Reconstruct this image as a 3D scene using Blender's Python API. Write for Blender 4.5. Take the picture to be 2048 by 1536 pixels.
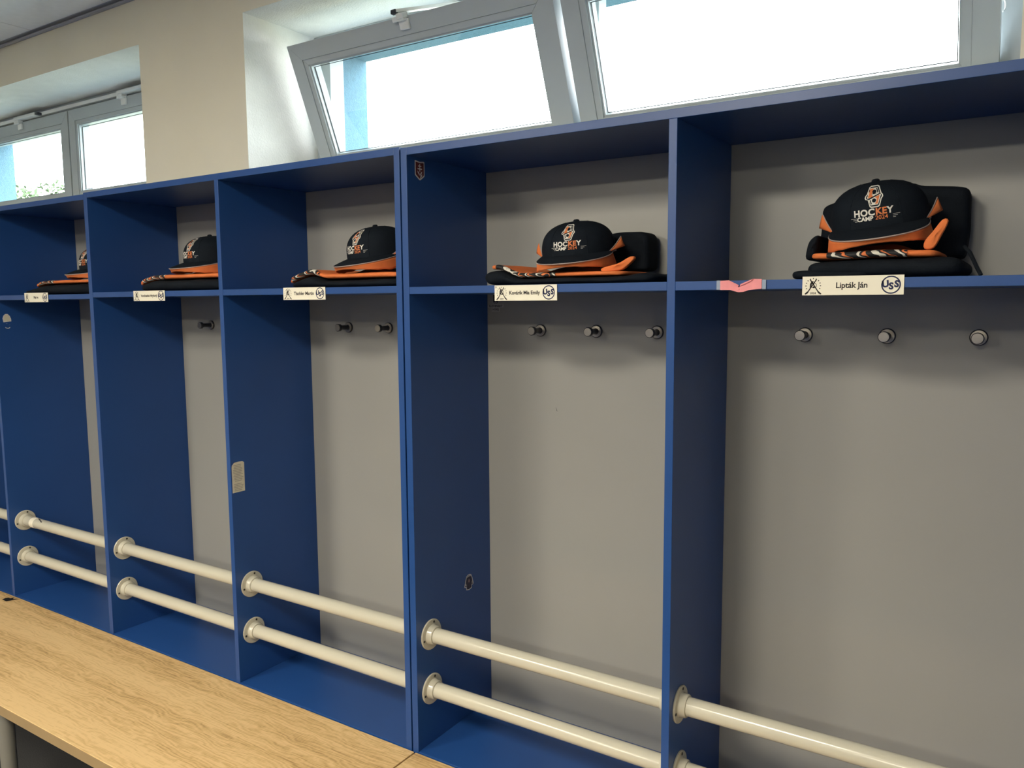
import bpy, bmesh, math, random
from mathutils import Vector, Matrix
random.seed(7)
sc = bpy.context.scene
COL = sc.collection
for o in list(bpy.data.objects): bpy.data.objects.remove(o)

# ------------------------------------------------------------------ camera
CAM = Vector((1.370, -1.5929, 1.6825)); YAW, PIT, ROL, FPX = -0.5759, -0.1042, -0.0073, 1593.24
fw = Vector((math.sin(YAW)*math.cos(PIT), math.cos(YAW)*math.cos(PIT), math.sin(PIT)))
rt = Vector((math.cos(YAW), -math.sin(YAW), 0)); up = rt.cross(fw)
r2 = rt*math.cos(ROL)+up*math.sin(ROL); u2 = -rt*math.sin(ROL)+up*math.cos(ROL)
cam_d = bpy.data.cameras.new('camera'); cam = bpy.data.objects.new('camera', cam_d); COL.objects.link(cam)
M = Matrix((( r2.x, u2.x, -fw.x, CAM.x), (r2.y, u2.y, -fw.y, CAM.y), (r2.z, u2.z, -fw.z, CAM.z), (0, 0, 0, 1)))
cam.matrix_world = M
cam_d.sensor_width = 36.0; cam_d.lens = 36.0*FPX/2048; cam_d.clip_start = 0.05; cam_d.clip_end = 300
sc.camera = cam

# ------------------------------------------------------------------ world, exposure
w = bpy.data.worlds.new('overcast_sky'); sc.world = w; w.use_nodes = True
bgn = w.node_tree.nodes['Background']; bgn.inputs[0].default_value = (0.93, 0.98, 1.0, 1); bgn.inputs[1].default_value = 7.0
vs = sc.view_settings
vs.view_transform = 'Standard'; vs.look = 'None'; vs.gamma = 1.0; vs.use_curve_mapping = False; vs.exposure = 1.25
LAMP_STRENGTH = 38.5

# ------------------------------------------------------------------ materials
MATS = {}
def lin(c):
    return tuple(((v/255)/12.92 if v/255 <= 0.04045 else ((v/255+0.055)/1.055)**2.4) for v in c)
def mat(name, rgb, rough=0.5, spec=0.5, metal=0.0, noise=0.0, nscale=8.0, bump=0.0, bscale=200.0, coat=0.0, sheen=0.0):
    m = bpy.data.materials.new(name); m.use_nodes = True; nt = m.node_tree; b = nt.nodes['Principled BSDF']
    b.inputs['Base Color'].default_value = (*rgb, 1); b.inputs['Roughness'].default_value = rough
    b.inputs['Specular IOR Level'].default_value = spec; b.inputs['Metallic'].default_value = metal
    b.inputs['Coat Weight'].default_value = coat; b.inputs['Sheen Weight'].default_value = sheen
    tc = nt.nodes.new('ShaderNodeTexCoord')
    if noise > 0:
        n = nt.nodes.new('ShaderNodeTexNoise'); n.inputs['Scale'].default_value = nscale; n.inputs['Detail'].default_value = 4
        nt.links.new(tc.outputs['Object'], n.inputs['Vector'])
        r = nt.nodes.new('ShaderNodeValToRGB')
        r.color_ramp.elements[0].position = 0.3; r.color_ramp.elements[1].position = 0.7
        r.color_ramp.elements[0].color = (*[c*(1-noise) for c in rgb], 1); r.color_ramp.elements[1].color = (*[min(1, c*(1+noise)) for c in rgb], 1)
        nt.links.new(n.outputs['Fac'], r.inputs['Fac']); nt.links.new(r.outputs['Color'], b.inputs['Base Color'])
    if bump > 0:
        n2 = nt.nodes.new('ShaderNodeTexNoise'); n2.inputs['Scale'].default_value = bscale; n2.inputs['Detail'].default_value = 3
        nt.links.new(tc.outputs['Object'], n2.inputs['Vector'])
        bp = nt.nodes.new('ShaderNodeBump'); bp.inputs['Strength'].default_value = bump; bp.inputs['Distance'].default_value = 0.004
        nt.links.new(n2.outputs['Fac'], bp.inputs['Height']); nt.links.new(bp.outputs['Normal'], b.inputs['Normal'])
    MATS[name] = m; return m
BLUE = (0.014, 0.066, 0.250)
mat('blue_laminate', BLUE, 0.38, 0.45, noise=0.06, nscale=3, bump=0.02, bscale=350)
mat('grey_backboard', (0.325, 0.322, 0.305), 0.36, 0.5, noise=0.03, nscale=2, bump=0.015, bscale=400)
mat('cream_paint', (0.56, 0.535, 0.445), 0.19, 0.5, noise=0.02, nscale=10)
mat('dark_screw', (0.06, 0.055, 0.05), 0.4, 0.5, metal=0.6)
mat('steel_brushed', (0.46, 0.42, 0.36), 0.38, 0.5, metal=0.85, noise=0.05, nscale=40)
mat('hook_dark', (0.025, 0.026, 0.035), 0.35, 0.5)
mat('wall_beige', (0.87, 0.82, 0.67), 0.75, 0.3, noise=0.03, nscale=2.5, bump=0.10, bscale=120)
mat('plaster_white', (0.80, 0.79, 0.75), 0.9, 0.2, noise=0.03, nscale=14, bump=0.55, bscale=160)
mat('facade_blue', (0.115, 0.205, 0.275), 0.9, 0.1, noise=0.10, nscale=90, bump=0.6, bscale=220)
mat('room_white', (0.80, 0.77, 0.70), 0.8, 0.2, noise=0.02, nscale=3)
mat('ceiling_tile', (0.90, 0.91, 0.90), 0.9, 0.1, noise=0.02, nscale=30, bump=0.05, bscale=300)
mat('ceiling_void', (0.05, 0.05, 0.055), 0.9, 0.1, noise=0.05, nscale=6)
mat('trim_metal', (0.42, 0.43, 0.47), 0.5, 0.4, noise=0.02, nscale=5)
mat('rubber_floor', (0.045, 0.045, 0.047), 0.8, 0.2, noise=0.3, nscale=300)
mat('upvc_white', (0.43, 0.475, 0.50), 0.35, 0.5, noise=0.015, nscale=6)
mat('upvc_gap', (0.06, 0.065, 0.07), 0.6, 0.3, noise=0.05, nscale=20)
mat('bracket_white', (0.72, 0.73, 0.72), 0.3, 0.5, noise=0.02, nscale=30)
mat('black_fabric', (0.0078, 0.0108, 0.0160), 0.85, 0.12, noise=0.15, nscale=25, bump=0.25, bscale=500)
mat('navy_cap', (0.0082, 0.0120, 0.0185), 0.8, 0.12, noise=0.12, nscale=30, bump=0.3, bscale=900)
mat('orange_fabric', (0.74, 0.20, 0.062), 0.75, 0.2, noise=0.10, nscale=18, bump=0.2, bscale=600)
mat('orange_print', (0.66, 0.20, 0.07), 0.6, 0.3, noise=0.04, nscale=40)
mat('white_thread', (0.72, 0.70, 0.66), 0.6, 0.3, noise=0.04, nscale=60)
mat('piping_grey', (0.42, 0.34, 0.32), 0.6, 0.3, noise=0.04, nscale=60)
mat('print_black', (0.010, 0.010, 0.012), 0.7, 0.2, noise=0.05, nscale=60)
mat('card_white', (0.86, 0.82, 0.70), 0.55, 0.35, noise=0.012, nscale=20)
mat('ink_dark', (0.035, 0.03, 0.03), 0.6, 0.2, noise=0.05, nscale=80)
mat('ink_blue', (0.02, 0.026, 0.085), 0.6, 0.2, noise=0.05, nscale=80)
mat('ink_grey', (0.35, 0.33, 0.29), 0.6, 0.2, noise=0.05, nscale=80)
mat('pink_ribbon', (0.82, 0.30, 0.33), 0.55, 0.3, noise=0.05, nscale=60, bump=0.1, bscale=400)
mat('tape_clear', (0.30, 0.36, 0.48), 0.2, 0.6, noise=0.04, nscale=40)
mat('sticker_silver', (0.62, 0.62, 0.66), 0.5, 0.4, noise=0.04, nscale=60)
mat('sticker_red', (0.105, 0.02, 0.026), 0.55, 0.3, noise=0.05, nscale=60)
mat('sticker_navy', (0.016, 0.013, 0.045), 0.5, 0.4, noise=0.05, nscale=60)
mat('sticker_rose', (0.30, 0.20, 0.20), 0.5, 0.4, noise=0.05, nscale=60)
mat('sticker_paper', (0.66, 0.62, 0.50), 0.6, 0.3, noise=0.05, nscale=60)
mat('vinyl_dark', (0.045, 0.045, 0.05), 0.5, 0.3, noise=0.05, nscale=60)
mat('vinyl_grey', (0.42, 0.42, 0.43), 0.5, 0.3, noise=0.05, nscale=60)
mat('bench_leg_grey', (0.20, 0.19, 0.165), 0.45, 0.4, noise=0.03, nscale=8)
mat('edge_band', (0.36, 0.25, 0.13), 0.5, 0.4, noise=0.05, nscale=12)
mat('leaf_green', (0.072, 0.105, 0.055), 0.7, 0.2, noise=0.3, nscale=3)
mat('bark', (0.10, 0.075, 0.05), 0.9, 0.1, noise=0.2, nscale=12)
mat('grass', (0.19, 0.2, 0.15), 0.9, 0.1, noise=0.25, nscale=4)

def wood():
    m = bpy.data.materials.new('oak_laminate'); m.use_nodes = True; nt = m.node_tree; N = nt.nodes; L = nt.links; b = N['Principled BSDF']
    tc = N.new('ShaderNodeTexCoord')
    def mp(s, rot=0):
        q = N.new('ShaderNodeMapping'); q.inputs['Scale'].default_value = s; q.inputs['Rotation'].default_value = (0, 0, rot); L.new(tc.outputs['Object'], q.inputs['Vector']); return q
    def noise(v, sc_, det, dist=0.0):
        n = N.new('ShaderNodeTexNoise'); n.inputs['Scale'].default_value = sc_; n.inputs['Detail'].default_value = det; n.inputs['Distortion'].default_value = dist; L.new(v.outputs[0], n.inputs['Vector']); return n
    broad = noise(mp((0.55, 9, 1)), 1.6, 4, 0.9)
    wv = N.new('ShaderNodeTexWave'); wv.wave_type = 'BANDS'; wv.bands_direction = 'Y'; wv.inputs['Scale'].default_value = 15.0; wv.inputs['Distortion'].default_value = 22.0; wv.inputs['Detail'].default_value = 3.0; wv.inputs['Detail Scale'].default_value = 0.9
    L.new(mp((0.42, 1.5, 1)).outputs[0], wv.inputs['Vector'])
    fine = noise(mp((3.5, 120, 1)), 3.0, 4, 0.3)
    cross = noise(mp((60, 22, 1), 0.5), 2.4, 3, 0.6)
    br = N.new('ShaderNodeTexBrick'); br.inputs['Scale'].default_value = 1.0; br.inputs['Mortar Size'].default_value = 0.0; br.inputs['Brick Width'].default_value = 0.95; br.inputs['Row Height'].default_value = 0.125
    br.inputs['Color1'].default_value = (0.42, 0.42, 0.42, 1); br.inputs['Color2'].default_value = (0.60, 0.60, 0.60, 1); L.new(mp((1, 1, 1)).outputs[0], br.inputs['Vector'])
    def madd(a, b_, f):
        q = N.new('ShaderNodeMath'); q.operation = 'MULTIPLY_ADD'; L.new(a, q.inputs[0]); q.inputs[1].default_value = f
        if b_ is None: q.inputs[2].default_value = 0.0
        else: L.new(b_, q.inputs[2])
        return q.outputs[0]
    v = madd(broad.outputs['Fac'], None, 0.44); v = madd(wv.outputs['Fac'], v, 0.085); v = madd(fine.outputs['Fac'], v, 0.34)
    v = madd(cross.outputs['Fac'], v, 0.15); v = madd(br.outputs['Color'], v, 0.16)
    r = N.new('ShaderNodeValToRGB'); e = r.color_ramp.elements
    e[0].position = 0.40; e[0].color = (0.30, 0.175, 0.066, 1); e[1].position = 0.66; e[1].color = (0.74, 0.52, 0.265, 1)
    q = e.new(0.53); q.color = (0.59, 0.392, 0.178, 1)
    L.new(v, r.inputs['Fac']); L.new(r.outputs['Color'], b.inputs['Base Color'])
    b.inputs['Roughness'].default_value = 0.5; b.inputs['Specular IOR Level'].default_value = 0.35
    bp = N.new('ShaderNodeBump'); bp.inputs['Strength'].default_value = 0.12; bp.inputs['Distance'].default_value = 0.002; L.new(v, bp.inputs['Height']); L.new(bp.outputs['Normal'], b.inputs['Normal'])
    MATS['oak_laminate'] = m
wood()
def blue_floor():      # the same laminate with pale dust specks and scuffs
    m = MATS['blue_laminate'].copy(); m.name = 'blue_laminate_dusty'; nt = m.node_tree; N = nt.nodes; L = nt.links; b = N['Principled BSDF']
    tc = N.new('ShaderNodeTexCoord'); vo = N.new('ShaderNodeTexVoronoi'); vo.inputs['Scale'].default_value = 16; L.new(tc.outputs['Object'], vo.inputs['Vector'])
    n = N.new('ShaderNodeTexNoise'); n.inputs['Scale'].default_value = 5; L.new(tc.outputs['Object'], n.inputs['Vector'])
    c = N.new('ShaderNodeMath'); c.operation = 'LESS_THAN'; c.inputs[1].default_value = 0.05; L.new(vo.outputs['Distance'], c.inputs[0])
    g = N.new('ShaderNodeMath'); g.operation = 'GREATER_THAN'; g.inputs[1].default_value = 0.56; L.new(n.outputs['Fac'], g.inputs[0])
    k = N.new('ShaderNodeMath'); k.operation = 'MULTIPLY'; L.new(c.outputs[0], k.inputs[0]); L.new(g.outputs[0], k.inputs[1])
    k2 = N.new('ShaderNodeMath'); k2.operation = 'MULTIPLY'; k2.inputs[1].default_value = 0.35; L.new(k.outputs[0], k2.inputs[0])
    mx = N.new('ShaderNodeMixRGB'); mx.inputs[1].default_value = (*BLUE, 1); mx.inputs[2].default_value = (0.45, 0.5, 0.6, 1); L.new(k2.outputs[0], mx.inputs[0])
    old = b.inputs['Base Color'].links[0].from_socket; L.new(old, mx.inputs[1]); L.new(mx.outputs[0], b.inputs['Base Color'])
    MATS[m.name] = m
blue_floor()
def glass():
    m = bpy.data.materials.new('window_glass'); m.use_nodes = True; nt = m.node_tree; N = nt.nodes; L = nt.links
    N.remove(N['Principled BSDF']); out = N['Material Output']
    t = N.new('ShaderNodeBsdfTransparent'); t.inputs[0].default_value = (0.93, 0.96, 0.95, 1)
    g = N.new('ShaderNodeBsdfGlossy'); g.inputs['Roughness'].default_value = 0.02
    mx = N.new('ShaderNodeMixShader'); mx.inputs[0].default_value = 0.05; L.new(t.outputs[0], mx.inputs[1]); L.new(g.outputs[0], mx.inputs[2]); L.new(mx.outputs[0], out.inputs['Surface'])
    MATS['window_glass'] = m
glass()
def emit(name, rgb, s):
    m = bpy.data.materials.new(name); m.use_nodes = True; nt = m.node_tree; b = nt.nodes['Principled BSDF']
    b.inputs['Base Color'].default_value = (*rgb, 1); b.inputs['Emission Color'].default_value = (*rgb, 1); b.inputs['Emission Strength'].default_value = s
    MATS[name] = m
emit('led_diffuser', (1.0, 0.92, 0.745), LAMP_STRENGTH)

def print_band():      # black and white zigzag team print on orange cloth
    m = bpy.data.materials.new('jersey_print'); m.use_nodes = True; nt = m.node_tree; N = nt.nodes; L = nt.links; b = N['Principled BSDF']
    tc = N.new('ShaderNodeTexCoord'); mp = N.new('ShaderNodeMapping'); mp.inputs['Scale'].default_value = (1, 1.4, 1.4); mp.inputs['Rotation'].default_value = (0, 0.75, 0.5); L.new(tc.outputs['Object'], mp.inputs['Vector'])
    wv = N.new('ShaderNodeTexWave'); wv.wave_type = 'BANDS'; wv.bands_direction = 'X'; wv.wave_profile = 'SAW'; wv.inputs['Scale'].default_value = 13; wv.inputs['Distortion'].default_value = 5; wv.inputs['Detail'].default_value = 1; wv.inputs['Detail Scale'].default_value = 2.5
    L.new(mp.outputs[0], wv.inputs['Vector'])
    r = N.new('ShaderNodeValToRGB'); r.color_ramp.interpolation = 'CONSTANT'; e = r.color_ramp.elements
    e[0].position = 0; e[0].color = (0.012, 0.013, 0.016, 1); e[1].position = 0.50; e[1].color = (0.72, 0.69, 0.62, 1)
    q = e.new(0.72); q.color = (0.012, 0.013, 0.016, 1); q = e.new(0.88); q.color = (0.74, 0.20, 0.062, 1)
    L.new(wv.outputs['Fac'], r.inputs['Fac']); L.new(r.outputs['Color'], b.inputs['Base Color']); b.inputs['Roughness'].default_value = 0.7
    MATS['jersey_print'] = m
print_band()

# ------------------------------------------------------------------ builders
def obj(name, verts, faces, m, parent=None, smooth=False, mats=None, midx=None):
    me = bpy.data.meshes.new(name); me.from_pydata([tuple(v) for v in verts], [], faces)
    for k in (mats or [m]): me.materials.append(MATS[k])
    if midx:
        for p, i in zip(me.polygons, midx): p.material_index = i
    if smooth:
        for p in me.polygons: p.use_smooth = True
    me.update()
    o = bpy.data.objects.new(name, me); COL.objects.link(o)
    if parent: o.parent = parent
    return o
def tag(o, label=None, cat=None, group=None, kind=None):
    if label: o['label'] = label
    if cat: o['category'] = cat
    if group: o['group'] = group
    if kind: o['kind'] = kind
    return o
def thing(name, loc, label=None, cat=None, group=None, kind=None):
    o = bpy.data.objects.new(name, None); o.empty_display_size = 0.05; COL.objects.link(o); o.location = loc
    return tag(o, label, cat, group, kind)
def copy_tree(o, parent=None):
    c = o.copy(); COL.objects.link(c); c.parent = parent
    for ch in list(o.children): copy_tree(ch, c)
    return c
class MB:
    def __init__(s): s.v = []; s.f = []; s.mi = []
    def add(s, v, f, mi=0):
        b = len(s.v); s.v += [tuple(q) for q in v]; s.f += [tuple(i+b for i in q) for q in f]; s.mi += [mi]*len(f); return s
    def box(s, x0, x1, y0, y1, z0, z1, bv=0.0, mi=0):
        if bv <= 0:
            v = [(x0,y0,z0),(x1,y0,z0),(x1,y1,z0),(x0,y1,z0),(x0,y0,z1),(x1,y0,z1),(x1,y1,z1),(x0,y1,z1)]
            f = [(0,3,2,1),(4,5,6,7),(0,1,5,4),(1,2,6,5),(2,3,7,6),(3,0,4,7)]
            return s.add(v, f, mi)
        bm = bmesh.new(); bmesh.ops.create_cube(bm, size=1.0)
        for q in bm.verts: q.co = ((x0+x1)/2+q.co.x*(x1-x0), (y0+y1)/2+q.co.y*(y1-y0), (z0+z1)/2+q.co.z*(z1-z0))
        bmesh.ops.bevel(bm, geom=bm.edges[:], offset=bv, segments=2, profile=0.5, affect='EDGES')
        bm.verts.index_update(); v = [q.co[:] for q in bm.verts]; f = [tuple(a.index for a in q.verts) for q in bm.faces]; bm.free()
        return s.add(v, f, mi)
    def lathe(s, prof, axis='z', org=(0,0,0), n=24, mi=0, caps=True):      # prof: (radius, along)
        v = []; f = []
        for (r, h) in prof:
            for i in range(n):
                a = 2*math.pi*i/n; c, d = r*math.cos(a), r*math.sin(a)
                q = (c, d, h) if axis == 'z' else ((h, c, d) if axis == 'x' else (d, h, c))
                v.append((q[0]+org[0], q[1]+org[1], q[2]+org[2]))
        for k in range(len(prof)-1):
            for i in range(n): f.append((k*n+i, k*n+(i+1) % n, (k+1)*n+(i+1) % n, (k+1)*n+i))
        if caps: f.append(tuple(reversed(range(n)))); f.append(tuple((len(prof)-1)*n+i for i in range(n)))
        return s.add(v, f, mi)
    def tube(s, pts, r, n=10, mi=0, closed=False):
        v = []; f = []; P = [Vector(p) for p in pts]; m = len(P)
        for k, p in enumerate(P):
            a = P[(k-1) % m] if (closed or k > 0) else p; b = P[(k+1) % m] if (closed or k < m-1) else p
            t = (b-a).normalized(); h = Vector((0,0,1)) if abs(t.z) < 0.9 else Vector((1,0,0)); e1 = t.cross(h).normalized(); e2 = t.cross(e1)
            for i in range(n):
                g = 2*math.pi*i/n; v.append(p+e1*r*math.cos(g)+e2*r*math.sin(g))
        for k in range(m if closed else m-1):
            for i in range(n): f.append((k*n+i, k*n+(i+1) % n, ((k+1) % m)*n+(i+1) % n, ((k+1) % m)*n+i))
        if not closed: f.append(tuple(reversed(range(n)))); f.append(tuple((m-1)*n+i for i in range(n)))
        return s.add(v, f, mi)
    def build(s, name, m, parent=None, smooth=False, kind=None):
        ms = m if isinstance(m, list) else [m]
        o = obj(name, s.v, s.f, None, parent, smooth, ms, s.mi)
        bm = bmesh.new(); bm.from_mesh(o.data); bmesh.ops.recalc_face_normals(bm, faces=bm.faces[:]); bm.to_mesh(o.data); bm.free()
        if smooth: auto_smooth(o)
        if kind: o['kind'] = kind
        return o
def auto_smooth(o, ang=40):
    me = o.data; bm = bmesh.new(); bm.from_mesh(me)
    for e in bm.edges:
        if len(e.link_faces) == 2 and e.calc_face_angle(0) > math.radians(ang): e.smooth = False
    bm.to_mesh(me); bm.free()
_tc = {}
def text2d(body, size, bold=0.0, shear=0.0, spacing=1.0, align='CENTER'):
    key = (body, size, bold, shear, spacing, align)
    if key in _tc: return _tc[key]
    cu = bpy.data.curves.new('t', 'FONT'); cu.body = body; cu.size = size; cu.offset = bold; cu.shear = shear; cu.space_character = spacing
    cu.align_x = align; cu.align_y = 'CENTER'; cu.resolution_u = 3; cu.fill_mode = 'FRONT'
    o = bpy.data.objects.new('t', cu); COL.objects.link(o); bpy.context.view_layer.update()
    me = bpy.data.meshes.new_from_object(o.evaluated_get(bpy.context.evaluated_depsgraph_get()))
    v = [(a.co.x, a.co.y) for a in me.vertices]; f = [tuple(p.vertices) for p in me.polygons]
    bpy.data.objects.remove(o); bpy.data.curves.remove(cu); bpy.data.meshes.remove(me)
    _tc[key] = (v, f); return v, f
def poly2d(pts, cuts=0):
    bm = bmesh.new(); vs_ = [bm.verts.new((x, y, 0)) for x, y in pts]; bm.faces.new(vs_)
    bmesh.ops.triangulate(bm, faces=bm.faces[:])
    if cuts: bmesh.ops.subdivide_edges(bm, edges=bm.edges[:], cuts=cuts, use_grid_fill=True)
    bm.verts.index_update(); v = [(q.co.x, q.co.y) for q in bm.verts]; f = [tuple(a.index for a in q.verts) for q in bm.faces]; bm.free()
    return v, f
def ring2d(r0, r1, cx=0, cy=0, n=40, a0=0.0, a1=2*math.pi, sx=1.0):
    v = []; f = []; full = abs(a1-a0) > 6.28
    m = n if full else n+1
    for i in range(m):
        a = a0+(a1-a0)*i/n; v += [(cx+sx*r0*math.cos(a), cy+r0*math.sin(a)), (cx+sx*r1*math.cos(a), cy+r1*math.sin(a))]
    for i in range(n):
        j = (i+1) % m; f.append((2*i, 2*i+1, 2*j+1, 2*j))
    return v, f
def circ(cx, cy, r, n=20, sx=1.0): return [(cx+sx*r*math.cos(2*math.pi*i/n), cy+r*math.sin(2*math.pi*i/n)) for i in range(n)]
def xf(vf, dx=0, dy=0, s=1.0, rot=0.0):
    c, d = math.cos(rot), math.sin(rot)
    return [(dx+s*(x*c-y*d), dy+s*(x*d+y*c)) for x, y in vf[0]], vf[1]
def flat(name, vf, mapf, m, parent, lift=0.0):
    return obj(name, [mapf(x, y, lift) for x, y in vf[0]], vf[1], m, parent)
def join2(*vfs):
    v = []; f = []
    for a, b in vfs:
        k = len(v); v += a; f += [tuple(i+k for i in q) for q in b]
    return v, f

# ------------------------------------------------------------------ dimensions (metres)
D = 0.3534; YW = 0.3734; YF = 0.700; YO = 1.005
Z_TOP, Z_TOPL, Z_SH, Z_SHL, Z_B = 2.0749, 2.0556, 1.7231, 1.7047, 0.452
RX0, RX1, RY0 = -4.8415, 3.5585, -6.2466; ZC = 2.900
O1 = (-4.03, -1.672); O2 = (-1.040, 1.326); OZ0, OZ1 = 2.095, 2.711

# ------------------------------------------------------------------ room shell
mb = MB(); mb.box(RX0-0.1, RX1+0.1, RY0-0.1, YW+0.05, -0.06, 0.0); mb.build('floor', 'rubber_floor', kind='structure')
mb = MB()
def wall_layer(y0, y1, front, side, oz=OZ1):
    for (x0, x1, z0, z1) in [(RX0, RX1, 0, OZ0), (RX0, RX1, oz, 3.05), (RX0, O1[0], OZ0, oz), (O1[1], O2[0], OZ0, oz), (O2[1], RX1, OZ0, oz)]:
        b = len(mb.f); mb.box(x0, x1, y0, y1, z0, z1)
        for k in range(b, len(mb.f)): mb.mi[k] = side
        mb.mi[b+2] = front
wall_layer(YW, 0.7140, 0, 1); wall_layer(0.786, YO, 2, 2, 2.690); wall_layer(0.7142, 0.7858, 1, 1)
tag(mb.build('wall_back', ['wall_beige', 'plaster_white', 'facade_blue']), kind='structure')
mb = MB(); mb.box(RX0-0.12, RX0, RY0, YW, 0, 3.05); tag(mb.build('wall_left', 'room_white'), kind='structure')
mb = MB(); mb.box(RX1, RX1+0.12, RY0, YW, 0, 3.05); tag(mb.build('wall_right', 'room_white'), kind='structure')
mb = MB(); mb.box(RX0-0.12, RX1+0.12, RY0-0.12, RY0, 2.05, 3.05); mb.box(RX0-0.12, RX1+0.12, RY0-0.12, RY0+0.02, 0, 2.05, 0, 1); tag(mb.build('wall_front', ['room_white', 'blue_laminate']), kind='structure')  # unseen; dark blue lower band added to cut bounce light onto the lower backboards
mb = MB(); mb.box(RX0, RX1, RY0, YW, 2.955, 3.05); ceil = tag(mb.build('ceiling', 'ceiling_void'), kind='structure')
lamps = {(5, 5): 0, (8, 4): 1, (5, 8): 2, (9, 8): 3}            # column, row of the grid cell
tile_me = None
for i in range(14):
    for j in range(11):
        if (i, j) in lamps: continue
        x0 = RX0+0.6*i; y1 = D-0.6*j
        if tile_me is None:
            q = MB(); q.box(0.0028, 0.5972, -0.5972, -0.0028, 0, 0.016, 0.0015); o = q.build('ceiling_tile', 'ceiling_tile', ceil); tile_me = o.data
        else:
            o = bpy.data.objects.new('ceiling_tile', tile_me); COL.objects.link(o); o.parent = ceil
        o.location = (x0, y1, ZC)
mb = MB(); mb.box(RX0, RX1, D-0.004, YW-0.001, ZC-0.002, ZC+0.0); mb.box(RX0, RX1, YW-0.0022, YW-0.0005, ZC-0.018, ZC+0.02); mb.box(RX0, RX1, D+0.001, YW-0.001, ZC-0.018, ZC-0.015)
tag(mb.build('trim_1', 'trim_metal'), kind='structure')
LLAB = ['square LED ceiling panel set in the tile grid opposite the locker by the beige pier', 'square LED ceiling panel set in the tile grid opposite the locker with the shield sticker',
        'square LED ceiling panel of the far row, opposite the locker by the beige pier', 'square LED ceiling panel of the far row, opposite the locker with the pink ribbon']
for (i, j), k in lamps.items():
    t = thing('ceiling_light', (RX0+0.6*i+0.3, D-0.6*j-0.3, ZC), LLAB[k], 'light', 'LED panels in the ceiling grid')
    q = MB()
    for (a, b, c, d) in [(-.297, .297, -.297, -.28), (-.297, .297, .28, .297), (-.297, -.28, -.28, .28), (.28, .297, -.28, .28)]: q.box(a, b, c, d, -0.004, 0.03)
    q.build('frame', 'bracket_white', t)
    q = MB(); q.box(-.28, .28, -.28, .28, 0.0, 0.02); q.build('diffuser', 'led_diffuser', t)

# ------------------------------------------------------------------ windows
def sash_mesh(x0, x1, t0, t1, gx0, gx1, g0, g1, th=0.066):
    """four mitred bars (local: x, depth y>0 outwards, z up along the sash) and their glazing beads"""
    q = MB(); e = 0.0004
    def bar(o0, o1, i0, i1, y0, y1):     # outer edge points o, inner edge points i in the x-z plane
        v = [(o0[0], y0, o0[1]), (o1[0], y0, o1[1]), (i0[0], y0, i0[1]), (i1[0], y0, i1[1])]
        v += [(a, y1, c) for a, _, c in v]
        q.add(v, [(0,1,2,3), (7,6,5,4), (0,4,5,1), (1,5,6,2), (2,6,7,3), (3,7,4,0)])
    def ringb(X0, X1, T0, T1, w_, y0, y1):
        bar((X0+e, T0), (X1-e, T0), (X1-w_-e, T0+w_), (X0+w_+e, T0+w_), y0, y1)
        bar((X1-e, T1), (X0+e, T1), (X0+w_+e, T1-w_), (X1-w_-e, T1-w_), y0, y1)
        bar((X0, T1-e), (X0, T0+e), (X0+w_, T0+w_+e), (X0+w_, T1-w_-e), y0, y1)
        bar((X1, T0+e), (X1, T1-e), (X1-w_, T1-w_-e), (X1-w_, T0+w_+e), y0, y1)
    ringb(x0, x1, t0, t1, 0.056, 0.0, th)
    w2 = gx0-x0-0.056
    ringb(x0+0.0566, x1-0.0566, t0+0.0566, t1-0.0566, w2*0.72, 0.003, th-0.004)
    w3 = w2*0.72
    ringb(x0+0.0566+w3, x1-0.0566-w3, t0+0.0566+w3, t1-0.0566-w3, w2*0.22, 0.009, th-0.010)
    return q
def make_window(name, ox, sashes, mull_x, label, tilt, y_front, zs):
    root = thing(name, ((ox[0]+ox[1])/2, YF, OZ0), kind='structure'); cx = (ox[0]+ox[1])/2
    q = MB(); fw_ = 0.052; y0, y1 = 0.012, 0.085; a, b = ox[0]-cx, ox[1]-cx; h = OZ1-OZ0
    q.box(a, b, y0, y1, 0, fw_+0.02, 0.002); q.box(a, b, y0, y1, h-fw_, h, 0.002); q.box(a, a+fw_+0.03, y0, y1, fw_+0.02, h-fw_, 0.002); q.box(b-fw_, b, y0, y1, fw_+0.02, h-fw_, 0.002)
    q.box(mull_x-cx-0.010, mull_x-cx+0.030, y0+0.02, y1, fw_+0.02, h-fw_, 0.002)
    q.build('window_frame', 'upvc_white', root)
    out = []
    for (x0, x1, t0, t1, gx0, gx1, g0, g1) in sashes:
        c = (x0+x1)/2
        s = sash_mesh(x0-c, x1-c, t0, t1, gx0-c, gx1-c, g0, g1).build('sash', 'upvc_white', root)
        s.location = (c-cx, y_front-YF, zs-OZ0); s.rotation_euler = (tilt, 0, 0)
        q = MB(); q.box(gx0-c-0.006, gx1-c+0.006, 0.026, 0.030, g0-0.006, g1+0.006); g = q.build('glass_pane', 'window_glass', s)
        q = MB()                              # dark rubber gasket round the pane
        e = 0.0022
        for (A, B_, C_, E_) in [(gx0-c, gx1-c, g0, g0+e), (gx0-c, gx1-c, g1-e, g1), (gx0-c, gx0-c+e, g0, g1), (gx1-c-e, gx1-c, g0, g1)]: q.box(A, B_, 0.0225, 0.0255, C_, E_)
        q.build('gasket', 'upvc_gap', s)
        out.append((s, c))
    return root, out
TILT = math.radians(21.8)
win2, s2 = make_window('window_2', O2, [(-.956, .151, .065, .549, -.872, .066, .151, .463), (.175, 1.278, .065, .549, .259, 1.193, .151, .463)], .163, '', TILT, .700, 2.100)
win1, s1 = make_window('window_1', O1, [(-3.945, -2.813, .065, .549, -3.86, -2.902, .151, .463), (-2.803, -1.722, .065, .549, -2.722, -1.806, .151, .463)], -2.808, '', 0.0, .692, 2.114)
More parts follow.
